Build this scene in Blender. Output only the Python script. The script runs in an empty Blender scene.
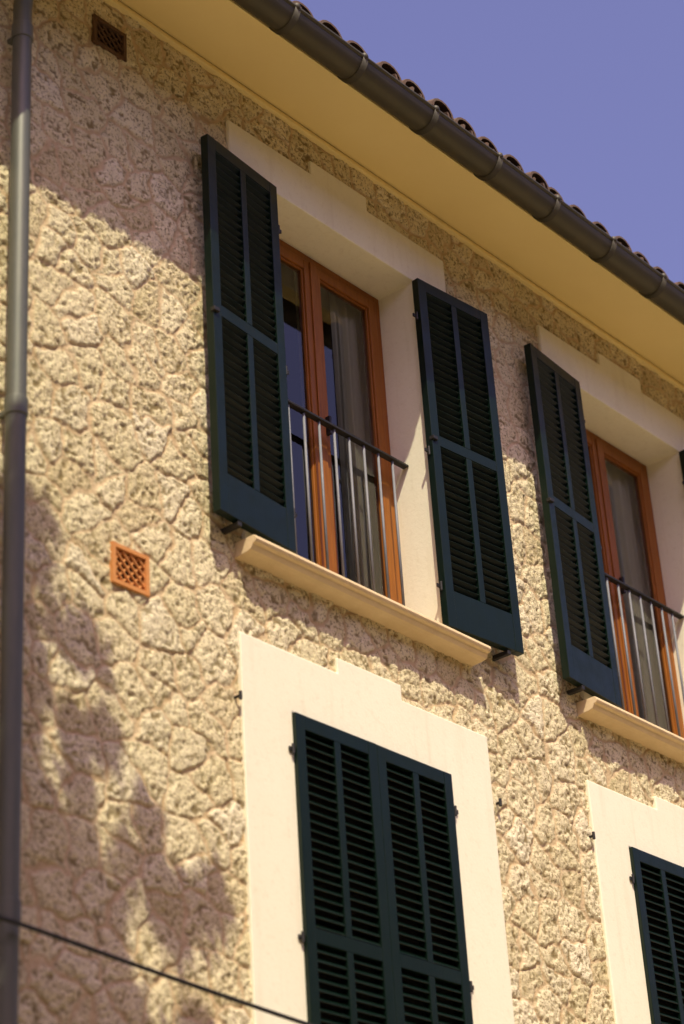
import bpy, bmesh, math, random
import numpy as np
from mathutils import Vector, Matrix
random.seed(7)
D = bpy.data
scene = bpy.context.scene
scene.view_settings.view_transform = 'Standard'
scene.view_settings.look = 'None'
scene.view_settings.exposure = 0

# ------------------------------------------------------------------ helpers
def link(o, parent=None):
    scene.collection.objects.link(o)
    if parent: o.parent = parent
    return o
def obj(name, bm, mats, parent=None, bevel=0, smooth=False, loc=None, rotz=0):
    me = D.meshes.new(name)
    bm.normal_update(); bm.to_mesh(me); bm.free()
    for m in (mats if isinstance(mats, list) else [mats]): me.materials.append(m)
    if smooth:
        for p in me.polygons: p.use_smooth = True
    o = link(D.objects.new(name, me), parent)
    if loc: o.location = loc
    o.rotation_euler[2] = rotz
    if bevel:
        b = o.modifiers.new('b', 'BEVEL'); b.width = bevel; b.segments = 2; b.limit_method = 'ANGLE'
        b.angle_limit = math.radians(40)
    return o
def box(bm, x0, x1, y0, y1, z0, z1, M=None, mi=0):
    vs = [bm.verts.new(Vector(c) if M is None else M @ Vector(c)) for c in
          [(x0,y0,z0),(x1,y0,z0),(x1,y1,z0),(x0,y1,z0),(x0,y0,z1),(x1,y0,z1),(x1,y1,z1),(x0,y1,z1)]]
    for f in [(3,2,1,0),(4,5,6,7),(0,1,5,4),(1,2,6,5),(2,3,7,6),(3,0,4,7)]:
        fc = bm.faces.new([vs[i] for i in f]); fc.material_index = mi
def prism(bm, pts, y0, y1):
    a = [bm.verts.new((x, y0, z)) for x, z in pts]
    b = [bm.verts.new((x, y1, z)) for x, z in pts]
    n = len(pts)
    fs = [bm.faces.new(a), bm.faces.new(b[::-1])]
    for i in range(n):
        fs.append(bm.faces.new([a[i], b[i], b[(i+1) % n], a[(i+1) % n]]))
    bmesh.ops.recalc_face_normals(bm, faces=fs)
def xprism(bm, prof, x0, x1):
    A = [bm.verts.new((x0, y, z)) for y, z in prof]; B = [bm.verts.new((x1, y, z)) for y, z in prof]
    n = len(prof); fs = [bm.faces.new(A), bm.faces.new(B[::-1])]
    for i in range(n): fs.append(bm.faces.new([A[i], A[(i+1) % n], B[(i+1) % n], B[i]]))
    bmesh.ops.recalc_face_normals(bm, faces=fs)
def cyl(bm, p0, p1, r, seg=12, r2=None):
    p0 = Vector(p0); p1 = Vector(p1); d = p1 - p0
    M = Matrix.Translation((p0+p1)/2) @ d.to_track_quat('Z', 'Y').to_matrix().to_4x4()
    bmesh.ops.create_cone(bm, cap_ends=True, segments=seg, radius1=r, radius2=r if r2 is None else r2, depth=d.length, matrix=M)

class MB:
    def __init__(s, name):
        s.m = D.materials.new(name); s.m.use_nodes = True
        s.t = s.m.node_tree; s.n = s.t.nodes; s.p = s.n['Principled BSDF']
        s.tc = s.n.new('ShaderNodeTexCoord')
    def link(s, a, b): s.t.links.new(a, b)
    def noise(s, scale, detail=3, rough=.6, vec=None, dist=0):
        n = s.n.new('ShaderNodeTexNoise'); n.inputs['Scale'].default_value = scale
        n.inputs['Detail'].default_value = detail; n.inputs['Roughness'].default_value = rough
        n.inputs['Distortion'].default_value = dist
        s.link(vec or s.tc.outputs['Object'], n.inputs['Vector']); return n.outputs['Fac']
    def mapped(s, sc):
        m = s.n.new('ShaderNodeMapping'); m.inputs['Scale'].default_value = sc
        s.link(s.tc.outputs['Object'], m.inputs['Vector']); return m.outputs['Vector']
    def ramp(s, fac, stops):
        r = s.n.new('ShaderNodeValToRGB'); e = r.color_ramp.elements
        while len(e) < len(stops): e.new(.5)
        for i, (p, c) in enumerate(stops):
            e[i].position = p; e[i].color = (*c, 1) if len(c) == 3 else c
        s.link(fac, r.inputs['Fac']); return r.outputs['Color']
    def mix(s, fac, a, b, mode='MIX'):
        m = s.n.new('ShaderNodeMix'); m.data_type = 'RGBA'; m.blend_type = mode
        for v, i in ((fac, 0), (a, 6), (b, 7)):
            if isinstance(v, (int, float)): m.inputs[i].default_value = v
            elif isinstance(v, tuple): m.inputs[i].default_value = (*v, 1)
            else: s.link(v, m.inputs[i])
        return m.outputs[2]
    def attr(s, name):
        a = s.n.new('ShaderNodeAttribute'); a.attribute_name = name; return a.outputs['Fac']
    def bump(s, h, strength, dist, prev=None):
        b = s.n.new('ShaderNodeBump'); b.inputs['Strength'].default_value = strength
        b.inputs['Distance'].default_value = dist; s.link(h, b.inputs['Height'])
        if prev is not None: s.link(prev, b.inputs['Normal'])
        return b.outputs['Normal']
    def done(s, col=None, rough=.8, normal=None, metal=0, spec=None):
        if col is not None:
            if isinstance(col, tuple): s.p.inputs['Base Color'].default_value = (*col, 1)
            else: s.link(col, s.p.inputs['Base Color'])
        if isinstance(rough, (int, float)): s.p.inputs['Roughness'].default_value = rough
        else: s.link(rough, s.p.inputs['Roughness'])
        s.p.inputs['Metallic'].default_value = metal
        if spec is not None: s.p.inputs['Specular IOR Level'].default_value = spec
        if normal is not None: s.link(normal, s.p.inputs['Normal'])
        return s.m

# ------------------------------------------------------------------ materials
b = MB('rubble_stone')
sid = b.attr('stone_id'); sm = b.attr('stone'); hf = b.attr('relief')
c1 = b.ramp(sid, [(0, (.74,.62,.37)), (.3, (.94,.83,.55)), (.65, (.84,.73,.46)), (1, (.95,.85,.60))])
lich = b.ramp(b.noise(2.2, 4, .7), [(.45, (0,0,0)), (.68, (.4,.4,.4))])
stone = b.mix(lich, c1, (.62,.55,.28))
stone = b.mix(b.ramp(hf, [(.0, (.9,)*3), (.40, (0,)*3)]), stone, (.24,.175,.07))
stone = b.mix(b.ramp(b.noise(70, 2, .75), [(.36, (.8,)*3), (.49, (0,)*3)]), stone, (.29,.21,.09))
jc = b.ramp(b.noise(14, 2), [(.3, (.60,.43,.23)), (.7, (.80,.63,.39))])
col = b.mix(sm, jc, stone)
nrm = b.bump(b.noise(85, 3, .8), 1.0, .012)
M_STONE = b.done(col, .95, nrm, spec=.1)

b = MB('dressed_limestone')
col = b.mix(b.noise(3, 4, .7), (.92,.88,.70), (.85,.80,.61))
col = b.mix(b.ramp(b.noise(40, 3), [(.55, (0,)*3), (.8, (.3,)*3)]), col, (.64,.57,.39))
st = b.ramp(b.noise(3, 4, .6, b.mapped((6, 6, .5))), [(.55, (0,)*3), (.85, (.4,)*3)])
col = b.mix(st, col, (.66,.58,.40))
M_LIME = b.done(col, .85, b.bump(b.noise(60, 4, .7), .3, .004), spec=.2)

b = MB('sill_stone')
col = b.mix(b.noise(9, 5, .7), (.86,.69,.42), (.66,.49,.27))
M_SILL = b.done(col, .8, b.bump(b.noise(70, 4, .7), .4, .004), spec=.2)

b = MB('soffit_plaster')
col = b.mix(b.noise(1.6, 5, .65), (.93,.78,.38), (.86,.69,.31))
M_SOFF = b.done(col, .9, b.bump(b.noise(30, 4, .6), .2, .004), spec=.1)

b = MB('shutter_paint')
col = b.mix(b.noise(7, 4, .6), (.0018,.0088,.0048), (.0036,.0135,.0072))
col = b.mix(b.ramp(b.noise(45, 3), [(.62, (0,)*3), (.8, (.4,)*3)]), col, (.009,.018,.012))
M_SHUT = b.done(col, b.ramp(b.noise(12), [(.3, (.28,)*3), (.7, (.46,)*3)]), b.bump(b.noise(90, 3, .6, b.mapped((1,1,.1))), .15, .002), spec=.28)

b = MB('window_wood')
col = b.mix(b.noise(6, 4, .6, b.mapped((12,12,1))), (.40,.14,.016), (.18,.055,.009))
M_WOOD = b.done(col, .45, b.bump(b.noise(8, 3, .6, b.mapped((20,20,1))), .2, .002), spec=.3)

b = MB('dark_metal'); M_IRON = b.done(b.mix(b.noise(20), (.012,.012,.013), (.03,.026,.022)), .5, metal=.2)
b = MB('rail_steel'); M_STEEL = b.done(b.mix(b.noise(20), (.22,.23,.25), (.14,.14,.15)), .6, metal=.1)
b = MB('gutter_metal')
M_GUT = b.done(b.mix(b.noise(5, 5, .7), (.042,.042,.028), (.09,.075,.042)), .55, b.bump(b.noise(14, 3), .25, .004), metal=.2)
b = MB('zinc_pipe')
M_PIPE = b.done(b.mix(b.noise(4, 4, .7, b.mapped((6,6,1))), (.08,.095,.08), (.17,.165,.13)), .5, metal=.3)
b = MB('terracotta')
M_TERRA = b.done(b.mix(b.noise(25, 3), (.70,.31,.09), (.54,.21,.06)), .85, b.bump(b.noise(80), .3, .003))
b = MB('terracotta_shaded')
M_TERRA2 = b.done(b.mix(b.noise(25, 3), (.14,.07,.03), (.09,.045,.02)), .85, b.bump(b.noise(80), .3, .003))  # same clay with the eave's shade put into its colour, for the top vent
b = MB('roof_tile')
col = b.mix(b.noise(3, 4, .7), (.15,.085,.048), (.085,.052,.032))
col = b.mix(b.ramp(b.noise(9, 4), [(.5, (0,)*3), (.75, (.8,)*3)]), col, (.13,.11,.075))
M_TILE = b.done(col, .9, b.bump(b.noise(40), .4, .005))
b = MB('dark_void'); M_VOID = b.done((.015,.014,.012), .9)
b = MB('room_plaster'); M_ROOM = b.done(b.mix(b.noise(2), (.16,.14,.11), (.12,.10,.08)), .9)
b = MB('curtain_cloth')
M_CURT = b.done(b.mix(b.noise(3, 3, .5, b.mapped((5,5,.3))), (.90,.86,.68), (.80,.76,.57)), .9)
b = MB('cable_rubber'); M_CABLE = b.done((.012,.012,.012), .6)
b = MB('paving')
M_GROUND = b.done(b.mix(b.noise(.8, 5, .7), (.54,.45,.27), (.46,.38,.22)), .9, b.bump(b.noise(12, 4), .3, .01))
b = MB('asphalt'); M_ROAD = b.done(b.mix(b.noise(30, 4), (.05,.05,.05), (.075,.072,.068)), .9)
b = MB('ochre_render'); M_OCHRE = b.done(b.mix(b.noise(2, 4), (.38,.30,.16), (.31,.24,.13)), .9)
b = MB('bark'); M_BARK = b.done(b.mix(b.noise(8, 4, .7, b.mapped((3,3,.6))), (.13,.09,.06), (.06,.045,.03)), .95, b.bump(b.noise(12, 4, .6, b.mapped((3,3,.6))), .7, .03))
b = MB('leaf'); M_LEAF = b.done(b.mix(b.noise(3), (.035,.07,.018), (.06,.09,.028)), .6)
m = D.materials.new('window_glass'); m.use_nodes = True; nt = m.node_tree; nt.nodes.clear()
o_ = nt.nodes.new('ShaderNodeOutputMaterial'); mx = nt.nodes.new('ShaderNodeMixShader')
tr = nt.nodes.new('ShaderNodeBsdfTransparent'); tr.inputs[0].default_value = (.92,.95,.92,1)
gl = nt.nodes.new('ShaderNodeBsdfGlossy'); gl.inputs['Roughness'].default_value = .015
fr = nt.nodes.new('ShaderNodeFresnel'); fr.inputs[0].default_value = 1.9
nt.links.new(fr.outputs[0], mx.inputs[0]); nt.links.new(tr.outputs[0], mx.inputs[1]); nt.links.new(gl.outputs[0], mx.inputs[2])
nt.links.new(mx.outputs[0], o_.inputs[0]); M_GLASS = m

# ------------------------------------------------------------------ house
house = link(D.objects.new('stone_house', None))
PITCH = 2.535
COLS = [0, 1, 2]
XMIN, XMAX = 0.6, 14.0
WALLTOP = 8.56
SF = -.015
U = dict(x0=6.40, x1=7.505, z0=5.95, z1=8.00)
L = dict(x0=6.365, x1=7.425, z0=3.20, z1=5.235)
VENTS = [(5.325, 5.53, 5.50, 5.68), (5.235, 5.44, 8.215, 8.375)]

rng = np.random.default_rng(11)
T = [rng.random((256, 256)) for _ in range(16)]
def vn(x, z, s, k):
    u = x/s + 37.3*k; v = z/s + 11.7*k
    i = np.floor(u).astype(int); j = np.floor(v).astype(int); f = u-i; g = v-j
    f = f*f*(3-2*f); g = g*g*(3-2*g); t = T[k % 16]
    a = t[i & 255, j & 255]; b_ = t[(i+1) & 255, j & 255]; c = t[i & 255, (j+1) & 255]; d = t[(i+1) & 255, (j+1) & 255]
    return (a*(1-f)+b_*f)*(1-g) + (c*(1-f)+d*f)*g*1.0
def sst(a, b_, x):
    t = np.clip((x-a)/(b_-a), 0, 1); return t*t*(3-2*t)
def relief(X, Z):
    wx = X + .07*(vn(X, Z, .16, 1)-.5) + .03*(vn(X, Z, .06, 2)-.5) + .012*(vn(X, Z, .025, 13)-.5)
    wz = Z + .07*(vn(X, Z, .16, 3)-.5) + .03*(vn(X, Z, .06, 4)-.5) + .012*(vn(X, Z, .025, 14)-.5)
    cs = .188; px = wx/cs; pz = wz/cs*1.1
    ci = np.floor(px).astype(int); cj = np.floor(pz).astype(int)
    best = np.full(X.shape, 1e9); bx = np.zeros(X.shape); bz = np.zeros(X.shape); bid = np.zeros(X.shape)
    J1, J2, J3 = T[10], T[11], T[12]
    for di in range(-2, 3):
        for dj in range(-2, 3):
            a = ci+di; c = cj+dj
            qx = a + .5 + .9*(J1[a & 255, c & 255]-.5); qz = c + .5 + .9*(J2[a & 255, c & 255]-.5)
            dd = (px-qx)**2 + (pz-qz)**2
            m_ = dd < best
            best = np.where(m_, dd, best); bx = np.where(m_, qx, bx); bz = np.where(m_, qz, bz)
            bid = np.where(m_, J3[a & 255, c & 255], bid)
    e = np.full(X.shape, 1e9)
    for di in range(-2, 3):
        for dj in range(-2, 3):
            a = ci+di; c = cj+dj
            qx = a + .5 + .9*(J1[a & 255, c & 255]-.5); qz = c + .5 + .9*(J2[a & 255, c & 255]-.5)
            ln = np.sqrt((qx-bx)**2 + (qz-bz)**2)
            v = ((px-(qx+bx)/2)*(bx-qx) + (pz-(qz+bz)/2)*(bz-qz))/np.maximum(ln, 1e-6)
            e = np.where(ln > 1e-3, np.minimum(e, v), e)
    e = e*cs
    s = sst(.0045, .0135, e + .006*(vn(X, Z, .03, 5)-.5))
    bil = lambda n: 1-np.abs(2*n-1)
    r = .34*vn(X, Z, .05, 6) + .20*bil(vn(X, Z, .030, 7)) + .46*vn(X, Z, .0155, 8)
    r = sst(.2, .75, r)
    dome = sst(0, .05, e)
    h = s*(.0040 + .0035*dome + .0065*(bid-.5) + .0105*r) + (1-s)*(.0040 + .003*vn(X, Z, .03, 9))
    return h, s, bid, r
fine = .0068
xs = np.concatenate([np.arange(XMIN, 4.4, .04), np.arange(4.4, 10.7, fine), np.arange(10.7, XMAX+.02, .04)])
zs = np.concatenate([np.arange(0, 3.5, .04), np.arange(3.5, WALLTOP+.01, fine)])
X, Z = np.meshgrid(xs, zs, indexing='ij')
h, s, bid, r = relief(X, Z)
Y = .0125 - h
nx, nz = X.shape
idx = np.arange(nx*nz).reshape(nx, nz)
quads = np.stack([idx[:-1, :-1], idx[1:, :-1], idx[1:, 1:], idx[:-1, 1:]], -1).reshape(-1, 4)
xc = ((X[:-1, :-1]+X[1:, 1:])/2).ravel(); zc = ((Z[:-1, :-1]+Z[1:, 1:])/2).ravel()
keep = np.ones(len(quads), bool)
def cut(x0, x1, z0, z1):
    global keep
    keep &= ~((xc > x0) & (xc < x1) & (zc > z0) & (zc < z1))
for c in COLS:
    o = c*PITCH
    cut(U['x0']+o-.08, U['x1']+o+.08, U['z0']-.03, U['z1']+.06)
    cut(L['x0']+o-.08, L['x1']+o+.08, L['z0']-.03, L['z1']+.06)
for v in VENTS: cut(v[0]+.012, v[1]-.012, v[2]+.012, v[3]-.012)
quads = quads[keep]
me = D.meshes.new('wall')
me.vertices.add(nx*nz); me.vertices.foreach_set('co', np.stack([X, Y, Z], -1).astype(np.float32).ravel())
me.loops.add(len(quads)*4); me.loops.foreach_set('vertex_index', quads.astype(np.int32).ravel())
me.polygons.add(len(quads)); me.polygons.foreach_set('loop_start', (np.arange(len(quads))*4).astype(np.int32))
me.polygons.foreach_set('use_smooth', np.ones(len(quads), bool))
me.update(calc_edges=True)
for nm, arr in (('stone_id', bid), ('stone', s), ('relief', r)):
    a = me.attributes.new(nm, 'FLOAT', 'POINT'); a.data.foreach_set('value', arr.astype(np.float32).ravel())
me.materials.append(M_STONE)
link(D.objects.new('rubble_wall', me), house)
bm = bmesh.new()
box(bm, XMIN, XMIN+.3, .03, 8, 0, 8.5); box(bm, XMAX-.3, XMAX, .03, 8, 0, 8.5); box(bm, XMIN+.3, XMAX-.3, 7.7, 8, 0, 8.5)
obj('side_and_back_walls', bm, M_LIME, house)

def surround(name, sx0, sx1, op, ztop, cx0, cx1, craise, zbot, o):
    bm = bmesh.new()
    pts = [(sx0+o, zbot), (sx0+o, ztop), (cx0+o, ztop), (cx0+o, ztop+craise), (cx1+o, ztop+craise), (cx1+o, ztop), (sx1+o, ztop),
           (sx1+o, zbot), (op['x1']+o, zbot), (op['x1']+o, op['z1']), (op['x0']+o, op['z1']), (op['x0']+o, zbot)]
    prism(bm, pts[::-1], SF, .30)
    obj(name, bm, M_LIME, house, bevel=.006)
for c in COLS:
    o = c*PITCH
    surround('upper_window_surround', 6.117, 7.789, U, 8.268, 6.72, 7.156, .085, 5.955, o)
    surround('lower_window_surround', 6.057, 7.765, L, 5.516, 6.685, 7.13, .075, 3.20, o)

def sill(o, x0, x1, ztop, name):
    bm = bmesh.new()
    prof = [(.30, ztop), (-.110, ztop-.006), (-.123, ztop-.014), (-.126, ztop-.028), (-.118, ztop-.040), (-.103, ztop-.045),
            (-.10, ztop-.053), (-.09, ztop-.067), (-.065, ztop-.074), (.02, ztop-.078), (.30, ztop-.078)]
    xprism(bm, prof, x0+o, x1+o)
    obj(name, bm, M_SILL, house, bevel=.003)
for c in COLS:
    sill(c*PITCH, 6.06, 7.715, 5.945, 'upper_window_sill')
    sill(c*PITCH, 6.20, 7.60, 3.197, 'lower_window_sill')

SW, SH, ST = .532, 1.995, .042
def shutter_mesh(louv):
    bm = bmesh.new()
    st = .058; cs_ = .040
    box(bm, 0, st, 0, ST, 0, SH); box(bm, SW-st, SW, 0, ST, 0, SH)
    xm = SW/2
    rails = [(0, .20), (1.005, 1.065), (SH-.065, SH)]
    for z0, z1 in rails: box(bm, st, SW-st, .001, ST-.001, z0, z1)
    for (a, b2) in [(.20, 1.005), (1.065, SH-.065)]:
        box(bm, xm-cs_/2, xm+cs_/2, .001, ST-.001, a, b2)
        n = round((b2-a)/.041); p = (b2-a)/n
        for i in range(n):
            zc_ = a + p*(i+.5)
            for x0, x1 in ((st, xm-cs_/2), (xm+cs_/2, SW-st)):
                ang = math.radians(louv) + random.uniform(-.05, .05)
                M = Matrix.Translation((0, ST/2, zc_)) @ Matrix.Rotation(ang, 4, 'X')
                box(bm, x0, x1, -.0235, .0235, -.003, .003, M)
    return bm
def hardware(bm, x, y, z, w=.05):
    box(bm, x-w/2, x+w/2, y-.008, y, z-.010, z+.010)
    cyl(bm, (x, y-.010, z-.024), (x, y-.010, z+.024), .007, 8)
def place_leaf(x_h, y_h, z, left, open_, ang, name):
    bm = shutter_mesh(-46 if open_ else 44)
    sx = -1 if left == open_ else 1
    M = Matrix.Translation((x_h, y_h, z)) @ Matrix.Rotation(ang*(-1 if sx > 0 else 1), 4, 'Z') @ Matrix.Scale(sx, 4, (1,0,0))
    bm.transform(M)
    if sx < 0: bmesh.ops.reverse_faces(bm, faces=bm.faces)
    obj(name, bm, M_SHUT, house, bevel=.0022)
for c in COLS:
    o = c*PITCH
    a = math.asin(.048/SW)
    place_leaf(6.388+o, -.066, 5.985, True, True, a*random.uniform(.9, 1.1), 'open_shutter')
    place_leaf(7.470+o, -.066, 5.985, False, True, a*random.uniform(.9, 1.1), 'open_shutter')
    place_leaf(6.362+o, -.034, 3.236, True, False, .004, 'closed_shutter')
    place_leaf(7.430+o, -.034, 3.236, False, False, 0, 'closed_shutter')
    bm = bmesh.new()
    for z in (5.06, 4.25, 3.45):
        hardware(bm, 7.445+o, SF-.002, z, .05); hardware(bm, 6.345+o, SF-.002, z, .04)
    for z in (7.75, 6.95, 6.2):
        hardware(bm, 7.465+o, SF-.02, z, .05); hardware(bm, 6.41+o, SF-.02, z, .05)
    for x, z in ((6.03, 5.21), (7.80, 5.19)):
        cyl(bm, (x+o, .01, z), (x+o, -.030, z), .007, 8)
        cyl(bm, (x+o, -.028, z-.018), (x+o, -.028, z+.02), .008, 8)
    for x, z in ((5.99, 5.968), (7.90, 5.968)):
        box(bm, x+o-.012, x+o+.012, -.10, .01, z-.010, z+.012)
    for x, z in ((5.87, 7.0), (7.485, 7.02)):
        box(bm, x+o-.018, x+o+.018, -.125 if x < 6 else -.08, -.10 if x < 6 else -.05, z-.010, z+.010)
    obj('shutter_hardware', bm, M_IRON, house, bevel=.002)

def rect_frame(bm, x0, x1, z0, z1, y0, y1, w, wb=None):
    wb = wb or w
    box(bm, x0, x0+w, y0, y1, z0, z1); box(bm, x1-w, x1, y0, y1, z0, z1)
    box(bm, x0+w, x1-w, y0+.001, y1-.001, z1-w, z1); box(bm, x0+w, x1-w, y0+.001, y1-.001, z0, z0+wb)
def curtain(x0, x1, y, z0, z1, waves, seed):
    bm = bmesh.new(); rr = random.Random(seed); N = 140; ph = rr.random()*6
    rows = []
    for k in range(5):
        t = k/4; z = z1 + (z0-z1)*t; row = []
        for i in range(N+1):
            u = i/N
            yy = y + .014*math.sin(u*waves*6.283+ph+.5*math.sin(u*9+ph)) * (.7+.5*t) + .004*math.sin(u*waves*15+ph*2)
            row.append(bm.verts.new((x0+(x1-x0)*u + .01*math.sin(t*3+u*20), yy, z)))
        rows.append(row)
    for k in range(4):
        for i in range(N): bm.faces.new([rows[k][i], rows[k][i+1], rows[k+1][i+1], rows[k+1][i]])
    obj('curtain', bm, M_CURT, house, smooth=True)
for c in COLS:
    o = c*PITCH
    x0, x1, z0, z1 = U['x0']+o+.002, U['x1']+o-.002, U['z0']+.004, U['z1']-.002
    bm = bmesh.new()
    FY = .222
    rect_frame(bm, x0, x1, z0, z1, FY, FY+.07, .045)
    xm = (x0+x1)/2
    for a, b2 in ((x0+.047, xm-.002), (xm+.002, x1-.047)):
        rect_frame(bm, a, b2, z0+.048, z1-.048, FY-.012, FY+.045, .058, .09)
        rect_frame(bm, a+.0585, b2-.0585, z0+.1385, z1-.1065, FY-.002, FY+.02, .010)
    box(bm, xm-.022, xm+.022, FY-.022, FY-.0125, z0+.05, z1-.05)
    obj('window_frame', bm, M_WOOD, house, bevel=.004)
    bm = bmesh.new()
    for a, b2 in ((x0+.047, xm-.002), (xm+.002, x1-.047)):
        y = FY+.012
        vs = [bm.verts.new(p) for p in ((a+.055, y, z0+.12), (b2-.055, y, z0+.12), (b2-.055, y, z1-.10), (a+.055, y, z1-.10))]
        bm.faces.new(vs)
    obj('window_glass', bm, M_GLASS, house)
    bm = bmesh.new(); box(bm, xm+.03, xm+.045, FY-.04, FY-.012, 6.95, 7.05)
    obj('window_handle', bm, M_IRON, house)
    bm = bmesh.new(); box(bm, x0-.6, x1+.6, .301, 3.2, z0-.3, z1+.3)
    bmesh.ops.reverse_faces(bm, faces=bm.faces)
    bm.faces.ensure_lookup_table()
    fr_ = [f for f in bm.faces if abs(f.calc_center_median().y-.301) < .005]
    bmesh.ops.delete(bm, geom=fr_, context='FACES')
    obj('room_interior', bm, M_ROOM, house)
    if c == 1:
        curtain(x1-.60, x1-.02, .32, z0+.02, z1+.1, 6, 19)
    else:
        curtain(x1-.28, x1-.01, .32, z0+.02, z1+.1, 4, 3+c)
        curtain(x1-.56, x1-.42, .325, z0+.02, z1+.1, 3, 5+c)
    curtain(x0-.05, x0+.34, .32, z0+.02, z1+.1, 4, 9+c)
    bm = bmesh.new(); RY = .135; rz = 6.945
    box(bm, U['x0']+o+.001, U['x1']+o-.001, RY-.018, RY+.018, rz-.006, rz+.006)
    box(bm, U['x0']+o+.001, U['x1']+o-.001, RY-.012, RY+.012, 6.03, 6.042)
    obj('railing_handrail', bm, M_IRON, house, bevel=.002)
    bm = bmesh.new()
    for i in range(1, 10):
        x = U['x0']+o+ (U['x1']-U['x0'])*i/10
        cyl(bm, (x, RY, 6.042), (x, RY, rz-.008), .007, 10)
    obj('railing_balusters', bm, M_STEEL, house, smooth=True)
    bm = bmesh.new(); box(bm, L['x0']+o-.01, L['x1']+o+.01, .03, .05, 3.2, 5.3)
    obj('lower_window_dark_backing', bm, M_VOID, house)  # dark sheet behind the closed slats, standing in for interior shade

for vi, v in enumerate(VENTS):
    bm = bmesh.new()
    rect_frame(bm, v[0], v[1], v[2], v[3], -.012, .05, .018)
    x0, x1, z0, z1 = v[0]+.018, v[1]-.018, v[2]+.018, v[3]-.018
    st = .034
    for sgn in (1, -1):
        for k in range(-8, 12):
            xa = x0 + k*st*1.3
            pts = []
            for i in range(41):
                x = x0+(x1-x0)*i/40; z = (z0 + (x-xa)) if sgn > 0 else (z1 - (x-xa))
                if z0 <= z <= z1: pts.append((x, z))
            if len(pts) > 2:
                p, q = pts[0], pts[-1]
                cyl(bm, (p[0], .004 + .003*sgn, p[1]), (q[0], .004 + .003*sgn, q[1]), .0055, 6)
    obj('terracotta_vent', bm, M_TERRA2 if vi else M_TERRA, house)
    bm = bmesh.new(); box(bm, v[0]+.015, v[1]-.015, .045, .055, v[2]+.015, v[3]-.015)
    obj('vent_recess', bm, M_VOID, house)

# --- eaves (raked soffit), gutter, roof
bm = bmesh.new()
xprism(bm, [(.05, 8.5645), (-.485, 8.41), (-.485, 8.455), (.05, 8.61)], XMIN-.2, XMAX+.2)
obj('eave_soffit', bm, M_SOFF, house, bevel=.005)
bm = bmesh.new(); box(bm, XMIN, XMAX, -.026, .06, 8.508, 8.538)
obj('bed_mould', bm, M_SOFF, house, bevel=.008)
GY, GZ, GR = -.568, 8.442, .078
bm = bmesh.new()
N = 16
def gut_ring(x, rr_, a0=0, a1=math.pi):
    return [bm.verts.new((x, GY - rr_*math.cos(a0+(a1-a0)*i/N), GZ - rr_*math.sin(a0+(a1-a0)*i/N))) for i in range(N+1)]
gx = np.arange(XMIN-.2, XMAX+.21, .3)
outer = [gut_ring(x, GR) for x in gx]; inner = [gut_ring(x, GR-.004) for x in gx]
for k in range(len(gx)-1):
    for i in range(N):
        bm.faces.new([outer[k][i], outer[k][i+1], outer[k+1][i+1], outer[k+1][i]])
        bm.faces.new([inner[k][i], inner[k+1][i], inner[k+1][i+1], inner[k][i+1]])
cyl(bm, (XMIN-.2, GY-GR, GZ+.004), (XMAX+.2, GY-GR, GZ+.004), .011, 10)
for x in np.arange(XMIN+.1, XMAX, .52):
    x += random.uniform(-.02, .02)
    A = gut_ring(x-.016, GR+.009); B = gut_ring(x+.016, GR+.009); A2 = gut_ring(x-.016, GR-.001); B2 = gut_ring(x+.016, GR-.001)
    for i in range(N):
        bm.faces.new([A[i], A[i+1], B[i+1], B[i]]); bm.faces.new([A2[i], A2[i+1], A[i+1], A[i]]); bm.faces.new([B2[i], B2[i+1], B[i+1], B[i]])
    bmesh.ops.create_uvsphere(bm, u_segments=8, v_segments=6, radius=.021, matrix=Matrix.Translation((x, GY-GR, GZ+.008)))
obj('rain_gutter', bm, M_GUT, house, smooth=True)
sl = math.radians(18)
bm = bmesh.new()
ry0, rz0 = -.50, 8.478
v = [(XMIN-.2, ry0, rz0), (XMAX+.2, ry0, rz0), (XMAX+.2, 4.2, rz0+4.7*math.tan(sl)), (XMIN-.2, 4.2, rz0+4.7*math.tan(sl)),]
w = [(XMIN-.2, 8.4, rz0), (XMAX+.2, 8.4, rz0)]
vv = [bm.verts.new(p) for p in v]; ww = [bm.verts.new(p) for p in w]
bm.faces.new(vv); bm.faces.new([vv[3], vv[2], ww[1], ww[0]])
obj('roof_deck', bm, M_TILE, house)
bm = bmesh.new()
def tile(x, y, z, r0, r1, ln, up):
    K = 8; A = []; B = []; A2 = []; B2 = []
    dy = math.cos(sl)*ln; dz = math.sin(sl)*ln; th = .014
    for i in range(K+1):
        a_ = math.pi*i/K; c_, s_ = math.cos(a_), math.sin(a_)*(1 if up else -1)*.85
        A.append(bm.verts.new((x+c_*r0, y, z+s_*r0))); B.append(bm.verts.new((x+c_*r1, y+dy, z+dz+s_*r1)))
        A2.append(bm.verts.new((x+c_*(r0-th), y, z+s_*(r0-th)))); B2.append(bm.verts.new((x+c_*(r1-th), y+dy, z+dz+s_*(r1-th))))
    for i in range(K):
        bm.faces.new([A[i], A[i+1], B[i+1], B[i]]); bm.faces.new([A2[i+1], A2[i], B2[i], B2[i+1]]); bm.faces.new([A[i+1], A[i], A2[i], A2[i+1]])
for cr in range(12):
    for x in np.arange(XMIN-.1, XMAX+.2, .205):
        d = cr*.36 + random.uniform(-.022, .022)
        y = -.595 + d*math.cos(sl); z = 8.484 + d*math.sin(sl)
        tile(x+random.uniform(-.012, .012), y, z+.025+random.uniform(-.008, .010), .088, .068, .42, True)
        if cr < 3: tile(x+.1025, y-.005, z+.05, .075, .085, .42, False)
obj('roof_tiles', bm, M_TILE, house)

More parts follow.
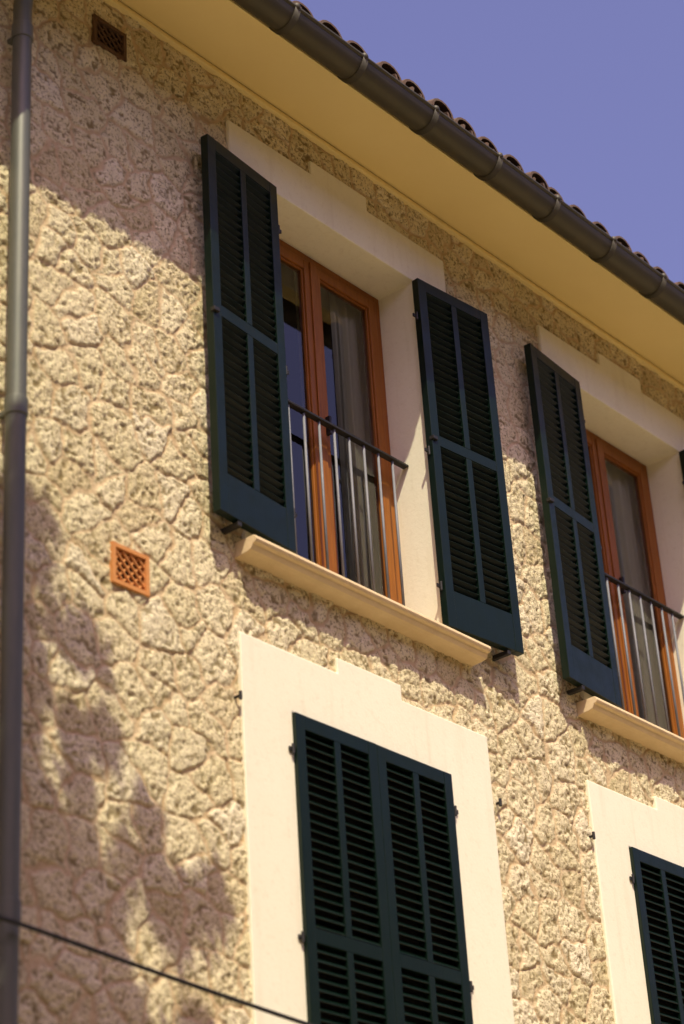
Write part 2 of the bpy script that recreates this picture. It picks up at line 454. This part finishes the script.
def tube(name, pts, rad, mat, parent=None, res=8):
    cu = D.curves.new(name, 'CURVE'); cu.dimensions = '3D'; cu.bevel_depth = rad; cu.bevel_resolution = res; cu.use_fill_caps = True
    sp = cu.splines.new('NURBS' if len(pts) > 2 else 'POLY'); sp.points.add(len(pts)-1)
    for p, q in zip(sp.points, pts): p.co = (*q, 1)
    if len(pts) > 2: sp.use_endpoint_u = True; sp.order_u = 3
    cu.materials.append(mat); ob = link(D.objects.new(name, cu), parent); return ob
PX = 4.742
tube('downpipe', [(PX, -.085, .1), (PX, -.085, 4), (PX, -.085, 7.95), (PX, -.085, 8.12), (PX, -.2, 8.2), (PX, -.48, 8.26), (PX, -.568, 8.30), (PX, -.568, 8.38)], .041, M_PIPE, house)
bm = bmesh.new()
for z in (2.0, 4.0, 6.02, 7.9):
    cyl(bm, (PX, -.085, z-.04), (PX, -.085, z+.04), .047, 20)
    box(bm, PX-.012, PX+.012, -.05, .03, z-.012, z+.012)
obj('downpipe_collars', bm, M_PIPE, house, bevel=.004)

# ------------------------------------------------------------------ cable
pts = []
for i in range(15):
    x = 1.0 + i*.9
    sag = -.05*math.sin(math.pi*((x-4.3) % 4.5)/4.5)
    pts.append((x, -.16, 3.955 - (x-4.7)*.045 + sag))
tube('overhead_cable', pts, .0085, M_CABLE)

# ------------------------------------------------------------------ ground and street
def sheet(name, x0, x1, y0, y1, z, mat):
    bm = bmesh.new(); bm.faces.new([bm.verts.new(p) for p in ((x0,y0,z),(x1,y0,z),(x1,y1,z),(x0,y1,z))])
    return obj(name, bm, mat)
sheet('ground', -900, 900, -900, 900, 0, M_GROUND)
sheet('road', -200, 200, -8.6, -6.2, .004, M_ROAD)
bm = bmesh.new(); box(bm, -200, 200, -6.2, -.02, -.05, .12); obj('pavement', bm, M_GROUND, bevel=.01)
opp = link(D.objects.new('ochre_house', None))
OH = 9.4
bm = bmesh.new(); box(bm, -16, 26, -18, -10, 0, OH); obj('walls', bm, M_OCHRE, opp)
bm = bmesh.new(); box(bm, -16.3, 26.3, -18.3, -9.7, OH+.003, OH+.15); obj('cornice', bm, M_LIME, opp, bevel=.02)
bm = bmesh.new(); prism(bm, [(-16.3, OH+.16), (26.3, OH+.16), (24, OH+1.4), (-14, OH+1.4)], -18.3, -11); obj('roof', bm, M_TILE, opp)
bm = bmesh.new(); bl = bmesh.new()
for i in range(14):
    for z in (1.0, 4.0, 7.0):
        x = -14.5 + i*3
        box(bl, x-.15, x+1.15, -9.995, -9.96, z-.12, z+1.9)
        for k in (0, .51): box(bm, x+k, x+k+.49, -9.957, -9.92, z, z+1.75)
obj('window_surrounds', bl, M_LIME, opp); obj('shutters', bm, M_SHUT, opp, bevel=.01)

# ------------------------------------------------------------------ tree
tree = link(D.objects.new('street_tree', None))
bm = bmesh.new()
segs = [((.6,-2.4,.1),(.7,-2.3,3.2),.2,.16), ((.7,-2.3,3.15),(.9,-2.2,5.7),.16,.12), ((.9,-2.2,5.65),(1.4,-2.1,9.0),.12,.07),
        ((.9,-2.2,5.6),(1.9,-2.0,7.1),.08,.055), ((1.9,-2.0,7.08),(3.8,-1.9,7.9),.055,.015), ((.8,-2.3,5.2),(-.5,-2.8,7.8),.08,.03),
        ((1.9,-2.0,7.08),(2.7,-1.9,8.5),.035,.012), ((2.8,-1.95,7.46),(3.45,-1.9,8.9),.02,.006), ((1.1,-2.2,7),(.9,-1.5,9),.05,.02),
        ((.7,-2.3,1.2),(2.4,-1.5,1.7),.09,.05), ((2.4,-1.5,1.68),(4.9,-1.1,2.2),.05,.015), ((.7,-2.3,3.0),(1.9,-1.3,4.8),.08,.03)]  # low limbs added to carry the unseen light-blocking foliage
for p, q, r0, r1 in segs: cyl(bm, p, q, r0, 10, r1)
obj('trunk_and_limbs', bm, M_BARK, tree, smooth=True)
bm = bmesh.new(); R = random.Random(5)
def leaves(cx, cy, cz, rx, ry, rz, ncl, nl, cr, lo=.03, hi=.06, fy=.6):
    for _ in range(ncl):
        while True:
            a = [R.uniform(-1, 1) for _ in range(3)]
            if sum(t*t for t in a) < 1: break
        ccx, ccy, ccz = cx+a[0]*rx, cy+a[1]*ry, cz+a[2]*rz
        for _ in range(nl):
            p = Vector((ccx+R.gauss(0, cr), ccy+R.gauss(0, cr*fy), ccz+R.gauss(0, cr)))
            # skip leaves that would enter the camera view; the crown stays unseen
            if p.x > .74*(5.5+p.y) and p.z < 1.6+(.66*p.x/(5.5+p.y)+.68)*(5.5+p.y) and p.z > 1.5+.34*(5.5+p.y): continue
            sz = R.uniform(lo, hi)
            q = Matrix.Rotation(R.uniform(0, 6.28), 3, 'Z') @ Matrix.Rotation(R.uniform(-1.2, 1.2), 3, 'X') @ Matrix.Rotation(R.uniform(0, 6.28), 3, 'Z')
            bm.faces.new([bm.verts.new(p + q @ Vector(c)) for c in ((-sz, 0, 0), (0, -sz*.5, 0), (sz*1.1, 0, 0), (0, sz*.5, 0))])
# upper limb: its shade falls at (x + 1.43, z - 3.5) on the wall
leaves(3.35, -1.9, 7.20, .62, .12, .55, 46, 70, .055, .035, .07)
leaves(3.75, -1.9, 7.35, .72, .12, .78, 34, 46, .042, .035, .065)
leaves(3.55, -1.9, 7.75, .98, .12, 1.0, 34, 34, .040, .035, .065)
leaves(3.32, -1.9, 8.15, .34, .10, .42, 13, 36, .042, .035, .06)
leaves(3.32, -1.9, 8.95, .26, .08, .7, 24, 30, .036, .035, .055)
leaves(2.3, -2.0, 8.1, .6, .3, .7, 30, 50, .13)
leaves(1.0, -2.3, 8.4, 1.5, 1.2, 1.9, 110, 50, .2)
leaves(1.6, -1.2, 4.4, .6, .7, 1.7, 90, 60, .13, .05, .09)  # added mass left of view, blocks ambient light on the lower-left wall
leaves(4.3, -1.3, 1.9, 1.4, .9, .4, 90, 60, .12, .05, .09)  # added growth below view, blocks ground bounce to darken the wall
obj('foliage', bm, M_LEAF, tree)

# ------------------------------------------------------------------ light
sd = Vector((-.75, -1, 1.84)).normalized()
elev = math.asin(sd.z); rot = math.atan2(sd.x, sd.y)
sun = D.lights.new('sun', 'SUN'); sun.energy = 5.0; sun.angle = math.radians(.5); sun.color = (1, .925, .68)
so = link(D.objects.new('sun', sun)); so.rotation_euler = sd.to_track_quat('Z', 'Y').to_euler(); so.location = sd*50
w = D.worlds.new('World'); scene.world = w; w.use_nodes = True; nt = w.node_tree
sky = nt.nodes.new('ShaderNodeTexSky'); sky.sky_type = 'NISHITA'; sky.sun_disc = False
sky.sun_elevation = elev; sky.sun_rotation = rot; sky.dust_density = 3.0; sky.air_density = 1.2
bg = nt.nodes['Background']; bg.inputs['Strength'].default_value = .138
mxn = nt.nodes.new('ShaderNodeMix'); mxn.data_type = 'RGBA'; mxn.blend_type = 'MULTIPLY'; mxn.inputs[0].default_value = 1
mxn.inputs[7].default_value = (1.26, .92, 1.24, 1)
nt.links.new(sky.outputs[0], mxn.inputs[6]); nt.links.new(mxn.outputs[2], bg.inputs[0])

# ------------------------------------------------------------------ camera
cam = D.cameras.new('camera'); co = link(D.objects.new('camera', cam)); scene.camera = co
fw = Vector((.683, .552, .479)).normalized(); rt = Vector((.652, -.756, -.058)); rt = (rt - fw*rt.dot(fw)).normalized(); up = rt.cross(fw)
Mx = Matrix((rt, up, -fw)).transposed().to_4x4(); Mx.translation = (0, -5.5, 1.6)
co.matrix_world = Mx
cam.sensor_fit = 'VERTICAL'; cam.sensor_height = 36; cam.sensor_width = 24; cam.lens = 36*2158/1024
cam.clip_end = 3000; cam.dof.use_dof = True; cam.dof.focus_distance = 10.7; cam.dof.aperture_fstop = 1.4
